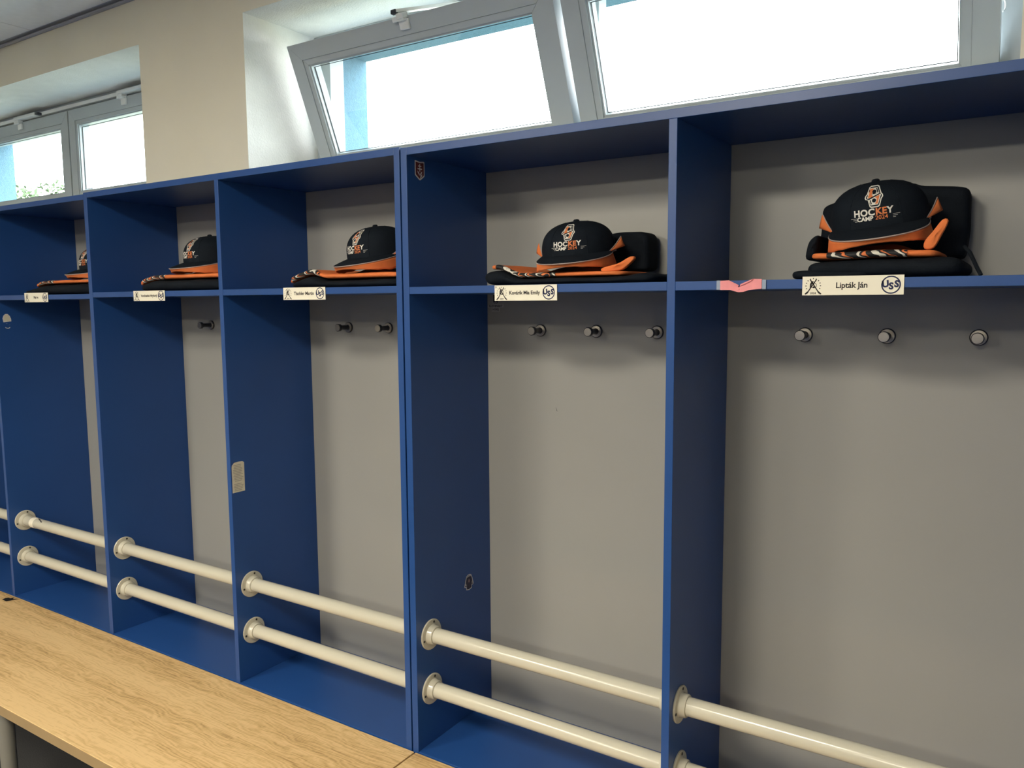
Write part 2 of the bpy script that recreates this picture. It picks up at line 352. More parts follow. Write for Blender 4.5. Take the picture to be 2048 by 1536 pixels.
tag(win1, 'closed white two-sash strip window beyond the beige wall pier'); tag(win2, 'white two-sash strip window with both sashes tilted open into the room')
def bracket(s, x, zt, arm):
    """scissor-opener bracket screwed on the top rail of a sash (local sash coords)"""
    q = MB(); q.box(x-0.020, x+0.020, -0.010, 0.0, zt-0.040, zt-0.008, 0.003); q.box(x-0.035, x+0.014, -0.022, -0.002, zt-0.012, zt+0.004, 0.003); q.box(x-0.012, x+0.016, -0.026, 0.004, zt-0.006, zt+0.012, 0.003)
    b = q.build('opener_bracket', 'bracket_white', s)
    return b
b = bracket(s2[0][0], 0.004, .549, True)
def arm(parent, p0, p1, wd, m='bracket_white', name='opener_arm'):
    a = Vector(p0); c = Vector(p1); d = (c-a).normalized(); s_ = d.cross(Vector((0, 0, 1))).normalized()*wd/2; h = Vector((0, 0, 0.005))
    v = [a-s_-h, a+s_-h, c+s_-h, c-s_-h, a-s_+h, a+s_+h, c+s_+h, c-s_+h]
    return obj(name, v, [(0,3,2,1), (4,5,6,7), (0,1,5,4), (1,2,6,5), (2,3,7,6), (3,0,4,7)], m, parent)
def wl(root, x, y, z): return (x-root.location.x, y-root.location.y, z-root.location.z)
# tilted sash: arm from the bracket back to the fixed frame
arm(win2, wl(win2, -.430, .487, 2.628), wl(win2, -.300, .705, 2.694), 0.020)
q = MB(); q.box(*[c for c in (-.442-win2.location.x, -.420-win2.location.x)], .480-YF, .496-YF, 2.619-OZ0, 2.634-OZ0, 0.003); q.build('opener_joint', 'hook_dark', win2)
# ventilation chain loop on the fixed jamb
q = MB(); ln = [(1.279-win2.location.x+0.0045*math.cos(a), 0.004, 0.276+0.013*math.sin(a)) for a in [2*math.pi*k/16 for k in range(16)]]; q.tube(ln, 0.0016, 8, closed=True)
ln = [(1.279-win2.location.x+0.002*math.cos(a), 0.004+0.004*math.sin(a), 0.300+0.012*math.cos(a)) for a in [2*math.pi*k/16 for k in range(16)]]; q.tube(ln, 0.0016, 8, closed=True); q.build('chain_loop', 'bracket_white', win2, True)
# closed window: opener rail under the recess ceiling and two brackets
for k, (s, c) in enumerate(s1):
    bx = (-3.275 if k == 0 else -2.30)-c
    bracket(s, bx, .549, False)
    q = MB(); q.box(bx-0.02, bx+(0.20 if k == 0 else 0.36), -0.030, 0.010, .556, .572, 0.003); q.box(bx+(0.20 if k == 0 else 0.36), bx+(0.225 if k == 0 else 0.385), -0.026, 0.004, .558, .570, 0.002, mi=1); q.build('opener_motor', ['bracket_white', 'hook_dark'], s)
q = MB(); q.box(O1[0]+0.06-win1.location.x, O1[1]-0.02-win1.location.x, -0.012, 0.016, 2.672-OZ0, 2.690-OZ0, 0.002); q.build('opener_rail', 'bracket_white', win1)

# ------------------------------------------------------------------ lockers
RAIL_Y, RAIL_R = 0.062, 0.0212
def rail(parent, x0, x1, z):
    L_ = x1-x0
    q = MB(); q.lathe([(RAIL_R, 0.003), (RAIL_R, L_-0.003)], 'x', n=32)
    r = q.build('rail', 'cream_paint', parent, True); r.location = (x0, RAIL_Y, z)
    for s, xx in ((1, 0.0), (-1, L_)):
        q = MB(); pr = [(0.0425, 0.0002), (0.0425, 0.0030), (0.0412, 0.0044), (0.0285, 0.0048), (0.0268, 0.0075), (0.0262, 0.019), (0.0245, 0.021), (0.0213, 0.0212)]
        q.lathe([(a, xx+s*b_) for a, b_ in pr], 'x', n=40); q.build('flange', 'cream_paint', r, True)
        for k in range(3):
            a = math.radians(75+120*k+(20 if s < 0 else 0)); q = MB()
            q.lathe([(0.0034, xx+s*0.0044), (0.0034, xx+s*0.0056), (0.0022, xx+s*0.0061)], 'x', (0, 0.0350*math.cos(a), 0.0350*math.sin(a)), 12); q.build('screw', 'dark_screw', r, True)
    return r
hook_me = {}
def hook(parent, x, z):
    q = MB()
    if 'a' not in hook_me:
        q.lathe([(0.0175, 0.0), (0.0175, -0.004), (0.0155, -0.006), (0.009, -0.0065), (0.0075, -0.010), (0.0075, -0.040), (0.010, -0.043), (0.0122, -0.044), (0.0122, -0.053), (0.0112, -0.054)], 'y', n=28)
        h = q.build('coat_hook', 'hook_dark', parent, True); hook_me['a'] = h.data
        q = MB(); q.lathe([(0.0108, -0.0538), (0.0106, -0.0548), (0.0001, -0.0550)], 'y', n=28); c = q.build('hook_cap', 'steel_brushed', h, True); hook_me['b'] = c.data
        q = MB(); q.lathe([(0.0158, -0.0058), (0.0150, -0.0066), (0.0088, -0.0070)], 'y', n=28, caps=False); d_ = q.build('hook_rosette', 'steel_brushed', h, True); hook_me['c'] = d_.data
    else:
        h = bpy.data.objects.new('coat_hook', hook_me['a']); COL.objects.link(h); h.parent = parent
        for n, k in (('hook_cap', 'b'), ('hook_rosette', 'c')):
            c = bpy.data.objects.new(n, hook_me[k]); COL.objects.link(c); c.parent = h
    h.location = (x, D, z); return h
BV = 0.0008
def locker(x_panels, dz, label, end_open=None):
    """x_panels: list of (x0, x1) of the upright boards from left to right"""
    ox = (x_panels[0][0]+x_panels[-1][1])/2; t = thing('locker_unit', (ox, 0, 0), label, 'locker', 'open blue locker units along the window wall')
    zt = Z_TOP+dz; zl = Z_TOPL+dz; zs = Z_SH+dz; zsl = Z_SHL+dz; n = len(x_panels)
    def B(name, x0, x1, y0, y1, z0, z1, m='blue_laminate'):
        q = MB(); q.box(x0-ox, x1-ox, y0, y1, z0, z1, BV); return q.build(name, m, t)
    xs0 = x_panels[0]; xs1 = x_panels[-1]
    for k, (a, b_) in enumerate(x_panels):
        if end_open == k: continue
        end = k in (0, n-1)
        B('side_panel' if end else 'divider_panel', a, b_, 0, D+0.01 if end else D, 0.004 if end else Z_B, zt if end else zl)
    B('top_panel', xs0[1], xs1[0], 0, D+0.01, zl, zt)
    B('plinth_board', xs0[1], xs1[0], 0.02, 0.036, 0.004, Z_B-0.019)
    for k in range(n-1):
        a, b_ = x_panels[k][1], x_panels[k+1][0]
        B('shelf', a, b_, 0.0008, D, zsl, zs)
    B('bottom_panel', xs0[1], xs1[0], 0.0008, D, Z_B-0.018, Z_B, 'blue_laminate_dusty')
    B('back_panel', xs0[1], xs1[0], D, D+0.008, Z_B-0.018, zl, 'grey_backboard')
    for k in range(n-1):
        a, b_ = x_panels[k][1]-ox, x_panels[k+1][0]-ox
        rail(t, a, b_, 0.766); rail(t, a, b_, 0.609)
        for j in (1, 2, 3): hook(t, a+(b_-a)*(0.265+0.2505*(j-1))-0.002, 1.598)
    return t
PA, PB, PM = (-2.2078, -2.1894), (-1.4757, -1.4532), (-0.7459, -0.7278)
PC1, PC2, PD, PE = (-0.0219, -0.0030), (0.0017, 0.0214), (0.7256, 0.7440), (1.4480, 1.4670)
PZ = (-2.9345, -2.9155)
lk0 = locker([PZ, PA, PB], -0.005, 'two-bay open blue locker at the closed window with footprint sticker on its divider', end_open=2)
lk1 = locker([PB, PM, PC1], 0.000, 'two-bay open blue locker with printed paper label stuck on its middle divider')
lk2 = locker([PC2, PD, PE], -0.0035, 'two-bay open blue locker with red shield sticker and pink ribbon on its shelf')

# ------------------------------------------------------------------ benches
def bench(x0, x1, label, legs, seed):
    cx = (x0+x1)/2; t = thing('bench', (cx, -0.2475, 0), label, 'bench', 'wooden changing benches in front of the lockers')
    q = MB(); q.box(x0-cx, x1-cx, -0.2425, 0.2445, 0.4172, 0.450, 0.0012); s = q.build('seat_board', 'oak_laminate', t)
    q = MB(); q.box(x0-cx, x1-cx, -0.2437, -0.24255, 0.4176, 0.4488, 0.0003); q.build('edge_band', 'edge_band', t)
    for k, lx in enumerate(legs):
        for y in (-0.185, 0.19):
            q = MB(); q.lathe([(0.027, 0.001), (0.027, 0.006), (0.0235, 0.012), (0.0235, 0.392)], 'z', (lx-cx, y, 0), 28); q.build('leg', 'bench_leg_grey', t, True)
        q = MB(); q.box(lx-cx-0.02, lx-cx+0.02, -0.185-0.0, 0.19, 0.392, 0.4172, 0.001); q.build('cross_bar', 'bench_leg_grey', t)
    q = MB(); q.box(legs[0]-cx, legs[-1]-cx, -0.02, 0.02, 0.392, 0.4171, 0.001); q.build('stretcher', 'bench_leg_grey', t)
    return t
bench(-2.96, 0.0085, 'long oak-look bench with grey tube legs before the lockers by the beige wall pier', [-2.75, -1.345, -0.15], 1)
bench(0.0135, 1.47, 'shorter oak-look bench butted against the long bench, before the shield sticker locker', [0.2, 1.3], 2)

# ------------------------------------------------------------------ name cards
def card(x0, x1, z0, z1, name, size, label, number=None, rot=0.0, nx=0.0):
    cx, cz = (x0+x1)/2, (z0+z1)/2; W_, H_ = x1-x0, z1-z0
    t = thing('name_card', (cx, -0.0012, cz), label, 'name card', 'name cards on the shelf edges'); t.rotation_euler = (0, rot, 0)
    q = MB(); q.box(-W_/2, W_/2, -0.0005, 0.0005, -H_/2, H_/2); q.build('card', 'card_white', t)
    mp = lambda x, y, l: (x, -0.0008-l, y)
    flat('name_lettering', xf(text2d(name, size, 0.00028, 0, 0.96), nx, 0.000), mp, 'ink_dark', t)
    ux = W_/2-H_*0.60
    flat('logo_ring', ring2d(0.0140, 0.0163, ux, 0), mp, 'ink_blue', t)
    flat('logo_lettering', join2(xf(text2d('U', 0.0165, 0.0008), ux-0.0092, 0.0010, rot=0.1), xf(text2d('S', 0.0165, 0.0008), ux+0.0004, -0.0028), xf(text2d('S', 0.0165, 0.0008), ux+0.0094, 0.0010, rot=-0.05)), mp, 'ink_blue', t)
    ex = -W_/2+H_*0.56; parts = []
    for s in (-1, 1):                             # crossed sticks
        a = Vector((ex-s*0.006, 0.0125)); c = Vector((ex+s*0.0115, -0.0145)); d = (c-a).normalized(); nrm = Vector((-d.y, d.x))*0.0010
        parts.append(poly2d([tuple(a-nrm), tuple(a+nrm), tuple(c+nrm), tuple(c-nrm)])); e = c+Vector((s*0.003, -0.0012)); parts.append(poly2d([tuple(c-nrm*1.6-d*0.004), tuple(c+nrm*1.6-d*0.004), tuple(e+nrm*1.2), tuple(e-nrm*1.2)]))
    for k in range(11):                           # lettering arc, too small to read
        a = math.radians(205-k*23); parts.append(xf(poly2d([(-.0008, -.0011), (.0008, -.0011), (.0008, .0011), (-.0008, .0011)]), ex+0.0132*math.cos(a), 0.0005+0.0132*math.sin(a), rot=a-math.pi/2))
    parts.append(poly2d([(ex-.0062, -.003), (ex-.0058, .004), (ex-.003, .0085), (ex+.001, .0095), (ex-.0005, .006), (ex-.0032, .003), (ex-.0035, -.0015), (ex-.0052, -.006)]))
    parts.append(ring2d(0.0042, 0.0052, ex+0.0012, 0.0008, 20)); parts.append(poly2d(circ(ex+0.0005, 0.0022, 0.0011, 8))); parts.append(poly2d(circ(ex+0.0010, -0.0022, 0.0016, 8)))
    parts.append(xf(text2d('2024', 0.0052, 0.0001), ex, -0.0138))
    if number: parts.append(xf(text2d(number, 0.0055, 0.0001), -W_/2+0.0045, H_/2-0.0045))
    flat('crest_print', join2(*parts), mp, 'ink_dark', t)
    return t
card(1.001, 1.177, 1.6885, 1.7240, 'Lipták Ján', 0.0150, 'white name card on the shelf edge next to the pink ribbon', rot=0.0)
card(0.289, 0.461, 1.6825, 1.7190, 'Kovárik Mia Emily', 0.0122, 'white name card reaching over the grey vinyl crest stuck on the backboard', '21', nx=-.002)
card(-0.452, -0.281, 1.6895, 1.7245, 'Tischler Martin', 0.0138, 'white name card on the shelf edge above the bay whose divider carries a paper label')
card(-1.199, -1.023, 1.6905, 1.7245, 'Vorchenko Hryhorij', 0.0114, 'white name card with a long crowded name, under the cap on an arched orange brim')
card(-1.931, -1.757, 1.6900, 1.7260, 'Filip Iva', 0.0120, 'white name card on the shelf edge above the footprint sticker')

# ------------------------------------------------------------------ stickers and ribbon
def on_side(x):   # map for prints on a divider face looking +x : (u -> y, v -> z)
    return lambda u, v, l: (l+0.0002, u, v)
def poly(name, pts, mp, m, parent, lift=0.0): return flat(name, poly2d(pts), mp, m, parent, lift)
# red shield with double cross
t = thing('shield_sticker', (PC2[1], 0.0515, 2.020), 'red shield sticker with white double cross on the blue divider', 'sticker'); mp = on_side(0)
sh = lambda s: [(-.0195*s, .0235*s), (-.016*s, .0245*s), (0, .0222*s), (.016*s, .0245*s), (.0195*s, .0235*s), (.0195*s, -.012*s), (.0175*s, -.0145*s), (.002*s, -.0245*s), (-.002*s, -.0245*s), (-.0175*s, -.0145*s), (-.0195*s, -.012*s)]
poly('shield_border', sh(1.0), mp, 'sticker_silver', t); poly('shield_field', sh(0.84), mp, 'sticker_red', t, .0002)
rect = lambda x0, x1, y0, y1: [(x0, y0), (x1, y0), (x1, y1), (x0, y1)]
flat('double_cross', join2(poly2d(rect(-.0015, .0015, -.003, .0165)), poly2d(rect(-.0065, .0065, .0095, .0122)), poly2d(rect(-.009, .009, .0025, .0055))), mp, 'sticker_silver', t, .0004)
leaf = lambda s, y: [(s*.001, y-.007), (s*.0085, y+.001), (s*.0095, y+.006), (s*.005, y+.003), (s*.001, y-.002)]
flat('leaf_print', join2(poly2d(leaf(1, -.007)), poly2d(leaf(-1, -.007)), poly2d(leaf(1, -.0145))), mp, 'sticker_silver', t, .0004)
# jersey sticker
t = thing('jersey_sticker', (PC2[1], 0.243, 0.860), 'small jersey-shaped sticker low on the blue divider above the rails', 'sticker')
jer = [(-.0095, .020), (-.004, .0235), (.004, .0235), (.0095, .020), (.014, .008), (.0185, -.012), (.0120, -.0155), (.0105, -.006), (.0108, -.0235), (0, -.0265), (-.0108, -.0235), (-.0105, -.006), (-.0120, -.0155), (-.0185, -.012), (-.014, .008)]
jer = [(x*1.25, y*0.95) for x, y in jer]
poly('sticker_outline', jer, mp, 'sticker_silver', t); inn = [(x*.84, y*.90) for x, y in jer]; poly('jersey_print', inn, mp, 'sticker_navy', t, .0002)
flat('collar_print', join2(*[ring2d(.0015, .003, -.007+.0047*k, .0175+.002*(1-abs(k-1.5)/1.5), 12) for k in range(4)]), mp, 'sticker_silver', t, .0004)
poly('chest_crest', circ(0, .003, .0055, 10, .6), mp, 'sticker_rose', t, .0004)
flat('sleeve_stripes', join2(poly2d(rect(-.021, -.013, -.004, -.0025)), poly2d(rect(.013, .021, -.004, -.0025)), poly2d(rect(-.022, -.013, -.0075, -.006)), poly2d(rect(.013, .022, -.0075, -.006))), mp, 'sticker_silver', t, .0004)
# paper label with worn print
t = thing('paper_label', (PM[1], 0.0275, 1.128), 'worn cream paper label with small print on the blue divider', 'sticker')
pl = [(-.0235, -.048), (.024, -.048), (.0245, .045), (.018, .049), (.004, .050), (-.014, .0485), (-.0225, .041), (-.0238, .034)]
poly('label_paper', pl, mp, 'sticker_paper', t)
for k in range(17):
    y = .040-k*.0051; xa = -.019+random.random()*.006; xb = .012+random.random()*.008
    if k == 11: continue
    poly('print_line', rect(xa, xb, y-.0011, y+.0009), mp, 'ink_grey', t, .0002)
# worn footprint sticker
t = thing('footprint_sticker', (PA[1], 0.048, 1.615), 'half-peeled pale footprint sticker on the blue divider below the last name card', 'sticker')
fp = [(-.015, -.006), (.016, -.003), (.0155, .008), (.011, .020), (.003, .028), (-.006, .028), (-.0135, .021), (-.0175, .010)]
poly('sole_front', fp, mp, 'sticker_silver', t); poly('sole_print', [(x*.78-.0002, y*.80+.0022) for x, y in fp], mp, 'sticker_paper', t, .0002)
poly('heel_rest', [(-.0095, -.028), (-.005, -.0315), (.002, -.0335), (.008, -.031), (.0105, -.027), (.0085, -.0265), (.002, -.0300), (-.005, -.0285), (-.008, -.0258)], mp, 'sticker_silver', t)
poly('residue', [(.004, -.020), (.010, -.0165), (.011, -.0155), (.006, -.0185)], mp, 'sticker_silver', t); poly('residue', [(-.006, -.0115), (-.002, -.0125), (.001, -.0105), (-.002, -.0115)], mp, 'sticker_silver', t)
# vinyl crest on the backboard
t = thing('vinyl_crest', (0.0515, D, 1.672), 'dark grey shield crest sticker with lettering on the grey backboard below a name card', 'sticker'); mpb = lambda u, v, l: (u, -0.0002-l, v)
cs = lambda s, dy: [(-.0115*s, .021*s+dy), (.0115*s, .021*s+dy), (.0115*s, -.004*s+dy), (.007*s, -.010*s+dy), (0, -.0125*s+dy), (-.007*s, -.010*s+dy), (-.0115*s, -.004*s+dy)]
poly('crest_border', cs(1.0, .011), mpb, 'vinyl_grey', t); poly('crest_field', cs(.80, .011), mpb, 'vinyl_dark', t, .0002)
flat('crest_cross', join2(poly2d(rect(-.001, .001, .004, .022)), poly2d(rect(-.004, .004, .0155, .0175)), poly2d(rect(-.0055, .0055, .0105, .0125)), poly2d([(.001, .001), (.006, .007), (.006, .0095), (.001, .004)]), poly2d([(-.001, .001), (-.006, .007), (-.006, .0095), (-.001, .004)])), mpb, 'vinyl_grey', t, .0004)
poly('band', [(-.0275, -.0105), (-.0275, -.002), (.0275, .0005), (.0275, -.008), (.018, -.0105)], mpb, 'vinyl_grey', t, .0001); poly('band', rect(-.0145, .0145, -.0215, -.0095), mpb, 'vinyl_grey', t)
flat('crest_lettering', join2(xf(text2d('SLOVENSKÝ', .0088, .0002), 0, -.0052), xf(text2d('HOKEJ', .0074, .0002), 0, -.0150)), mpb, 'vinyl_dark', t, .0005)
sc_ = obj('scuff_mark', [(x+0.256-lk2.location.x, D-0.0003, z+1.376) for x, z in [(-.0025, .006), (-.0012, .004), (.0022, -.004), (.0030, -.007), (.0010, -.005)]], [(0, 1, 2, 3, 4)], 'vinyl_dark', lk2)
# pink ribbon with two tape ends
t = thing('pink_ribbon', (0.8825, -0.001, 1.7090), 'folded pink ribbon taped along the blue shelf edge', 'ribbon', None)
mpr = lambda x, y, l: (x, -0.0006-l, y)
def slab(name, pts, y0, y1, m, parent):
    n = len(pts); v = [(x, y0, z) for x, z in pts]+[(x, y1, z) for x, z in pts]
    f = [tuple(range(n)), tuple(reversed(range(n, 2*n)))]+[(i, n+i, n+(i+1) % n, (i+1) % n) for i in range(n)]
    o = obj(name, v, f, m, parent); bm = bmesh.new(); bm.from_mesh(o.data); bmesh.ops.recalc_face_normals(bm, faces=bm.faces[:]); bm.to_mesh(o.data); bm.free(); return o
slab('ribbon_tail', [(-.0415, -.008), (-.0415, .0105), (-.024, .0110), (-.003, -.0035), (-.003, -.0085), (-.018, -.0085)], -.0018, 0, 'pink_ribbon', t)
slab('ribbon_tail', [(.0415, -.0065), (.0415, .0125), (.0255, .0130), (.0005, .0010), (-.003, -.0035), (-.002, -.0100), (.012, -.0095)], -.0022, 0, 'pink_ribbon', t)
slab('ribbon_fold', [(-.024, .0112), (-.0215, .0080), (-.0045, -.0015), (-.003, .0008)], -.0042, -.0018, 'pink_ribbon', t)
slab('ribbon_fold', [(.0005, .0030), (.0255, .0132), (.0205, .0085), (.004, .0010), (-.001, -.0010)], -.0046, -.0022, 'pink_ribbon', t)
slab('ribbon_loop', [(-.020, -.0085), (.016, -.0090), (.006, -.0125), (-.004, -.0130)], -.0034, -.0008, 'pink_ribbon', t)
for s in (-1, 1): slab('tape_strip', [(s*.0415-.0, -.0075), (s*.0415, .0110), (s*.0495, .0110), (s*.0495, -.0075)], -.0007, 0, 'tape_clear', t)
# black scrap of tape on the bench and white tape on a rail
t = thing('tape_scrap', (-2.168, -0.030, 0.450), 'torn scrap of black tape on the oak-look bench', 'tape')
obj('scrap', [(x, y, 0.0008) for x, y in [(-.024, -.020), (.014, -.022), (.020, -.008), (.030, .022), (.010, .006), (-.002, .018), (-.010, .004), (-.020, .006), (-.030, -.004)]], [tuple(range(9))], 'print_black', t)
t = thing('paper_wrap', (-2.1894+0.072, RAIL_Y, 0.766), 'white paper tape wrapped round the upper rail below the footprint sticker', 'tape')
q = MB(); q.lathe([(RAIL_R+.0004, 0), (RAIL_R+.0008, 0.001), (RAIL_R+.0008, 0.030), (RAIL_R+.0004, 0.031)], 'x', n=28, caps=False); q.build('wrap', 'card_white', t, True)
q = MB()
for k in range(5):
    a = math.radians(80+k*9); x0 = .036+.011*k; q.add([(x0, (RAIL_R+.0006)*math.cos(a), (RAIL_R+.0006)*math.sin(a)), (x0+.013, (RAIL_R+.0006)*math.cos(a+.1), (RAIL_R+.0006)*math.sin(a+.1)), (x0+.012, (RAIL_R+.0006)*math.cos(a+.35), (RAIL_R+.0006)*math.sin(a+.35)), (x0+.002, (RAIL_R+.0006)*math.cos(a+.2), (RAIL_R+.0006)*math.sin(a+.2))], [(0, 1, 2, 3)])
q.build('torn_remains', 'vinyl_dark', t)

# ------------------------------------------------------------------ clothing
def vnoise(x, y, z, s):
    from mathutils import noise as nz
    return nz.noise(Vector((x*s, y*s, z*s)))
def cloth_slab(name, x0, x1, y0, y1, z0, z1, m, parent, org, droop=None, seed=0.0, p=5.0, wr=0.003, nx=44, ny=22, corner=0.03, flatb=False):
    """rounded folded-cloth slab with wrinkles; droop(x, y) shifts the middle surface"""
    cx, cy = (x0+x1)/2, (y0+y1)/2; hx, hy = (x1-x0)/2, (y1-y0)/2; zc, t = (z0+z1)/2, (z1-z0)/2
    V = []; F = []; ids = {}
    def pt(i, j, s):
        u = math.sin(math.pi/2*(2*i/nx-1)); v = math.sin(math.pi/2*(2*j/ny-1))
        # squash the corners a little so the outline is rounded
        k = 1-corner*(abs(u)**6)*(abs(v)**6)*3
        x = cx+hx*u*k; y = cy+hy*v*k
        e = max(0.0, 1-abs(u)**(hx/max(t, .004)*1.2+2)); g = max(0.0, 1-abs(v)**(hy/max(t, .004)*1.2+2))
        f = math.sqrt(e)*math.sqrt(g)
        nn = vnoise(x, y, seed+s*3.1, 14)*wr+vnoise(x, y, seed+7+s, 40)*wr*0.35
        ox_ = vnoise(x*0.4, seed, s*.5, 25)*wr*1.2*(abs(v)**4); oy = vnoise(seed, x, s*.5, 22)*wr*1.2*(abs(v)**4)
        z = zc+s*t*f+(nn*f if s > 0 else 0)+((droop(x, y)*(1 if not flatb else (0.5+0.5*s*f if s > 0 else 0.5-0.5*f))) if droop else 0)
        return (x-org[0]+ox_, y-org[1]+oy, z-org[2])
    for s in (1, -1):
        for i in range(nx+1):
            for j in range(ny+1):
                rim = i in (0, nx) or j in (0, ny)
                key = (i, j, 0) if rim else (i, j, s)
                if key not in ids: ids[key] = len(V); V.append(pt(i, j, s if not rim else 1))
    for s in (1, -1):
        for i in range(nx):
            for j in range(ny):
                q = [ids[(a, b, 0)] if (a in (0, nx) or b in (0, ny)) else ids[(a, b, s)] for a, b in ((i, j), (i+1, j), (i+1, j+1), (i, j+1))]
                F.append(tuple(q) if s > 0 else tuple(reversed(q)))
    return obj(name, V, F, m, parent, True)
def upright(name, outline, y0, y1, m, parent, org, seed=0.0, wr=0.003, rnd=0.02):
    """standing folded cloth: outline in x-z, pillowed between y0 and y1"""
    pts = []
    n = len(outline)
    for k in range(n):                                    # resample and round the outline
        a = Vector(outline[k]); b = Vector(outline[(k+1) % n]); c = max(3, int((b-a).length/0.008))
        for i in range(c): pts.append(a.lerp(b, i/c))
    for _ in range(2): pts = [(pts[i-1]+pts[i]*2+pts[(i+1) % len(pts)])/4 for i in range(len(pts))]
    cen = sum(pts, Vector((0, 0)))/len(pts); m_ = len(pts); V = []; F = []
    yc, hy = (y0+y1)/2, (y1-y0)/2
    prof = []
    K = 6
    for k in range(K+1):
        a = math.pi/2*k/K; prof.append((rnd*(1-math.cos(a)), -hy+rnd*0.0+(rnd*(1-math.sin(a)))*0))
    rings = []
    for k in range(K+1): a = math.pi/2*k/K; rings.append((rnd*(1-math.sin(a)), -hy+rnd*(1-math.cos(a))))
    rings += [(r, -y) for r, y in reversed(rings)]
    extra = [(rnd+0.02, -hy), (rnd+0.045, -hy-0.002)]
    seq = list(reversed(extra))+rings+[(r, -y) for r, y in extra]
    for (inset, yy) in seq:
        for p in pts:
            d = p-cen; L_ = d.length; q = cen+d*max(0.02, (L_-inset)/L_)
            w_ = vnoise(q.x, q.y, seed, 16)*wr+vnoise(q.x, q.y, seed+4, 45)*wr*.4
            V.append((q.x-org[0], yc+yy+w_-org[1], q.y-org[2]))
    for k in range(len(seq)-1):
        for i in range(m_): F.append((k*m_+i, k*m_+(i+1) % m_, (k+1)*m_+(i+1) % m_, (k+1)*m_+i))
    F.append(tuple(reversed(range(m_)))); F.append(tuple((len(seq)-1)*m_+i for i in range(m_)))
    o = obj(name, V, F, m, parent, True)
    bm = bmesh.new(); bm.from_mesh(o.data); bmesh.ops.recalc_face_normals(bm, faces=bm.faces[:]); bm.to_mesh(o.data); bm.free()
    return o

# --- cap: local frame faces -y, rim plane z = 0
CA, CB, CH = 0.090, 0.094, 0.086
def crown(th, s):
    r = (1-s**3.0)**(1/2.3) if s < 1 else 0.0
    front = 0.5+0.5*math.cos(th)
    r = r*(1-0.05*front*math.sin(math.pi*s)*0.0)
    return Vector((CA*r*math.sin(th), -CB*r*math.cos(th), CH*s))
def crown_n(th, s):
    e = 1e-3; a = crown(th+e, s)-crown(th-e, s); b = crown(th, min(.999, s+e))-crown(th, max(0, s-e)); n = a.cross(b).normalized()
    return n if n.dot(crown(th, s)-Vector((0, 0, 0.02))) > 0 else -n
VA = math.radians(80); VLEN = 0.058
def visor(a, r, dz=0.0):        # a in [-VA, VA], r 0 (rim) .. 1 (edge)
    base = crown(a, 0.02)
    k = max(0.0, math.cos(a/VA*math.pi/2))**0.75
    out = Vector((math.sin(a)*0.35, -1, 0)).normalized()*VLEN*k*r
    x = (base.x+out.x)
    z = -0.20*VLEN*k*r-0.05*VLEN*r*r*k-0.35*(x*x)*r
    return Vector((x, base.y+out.y, base.z+z+dz))
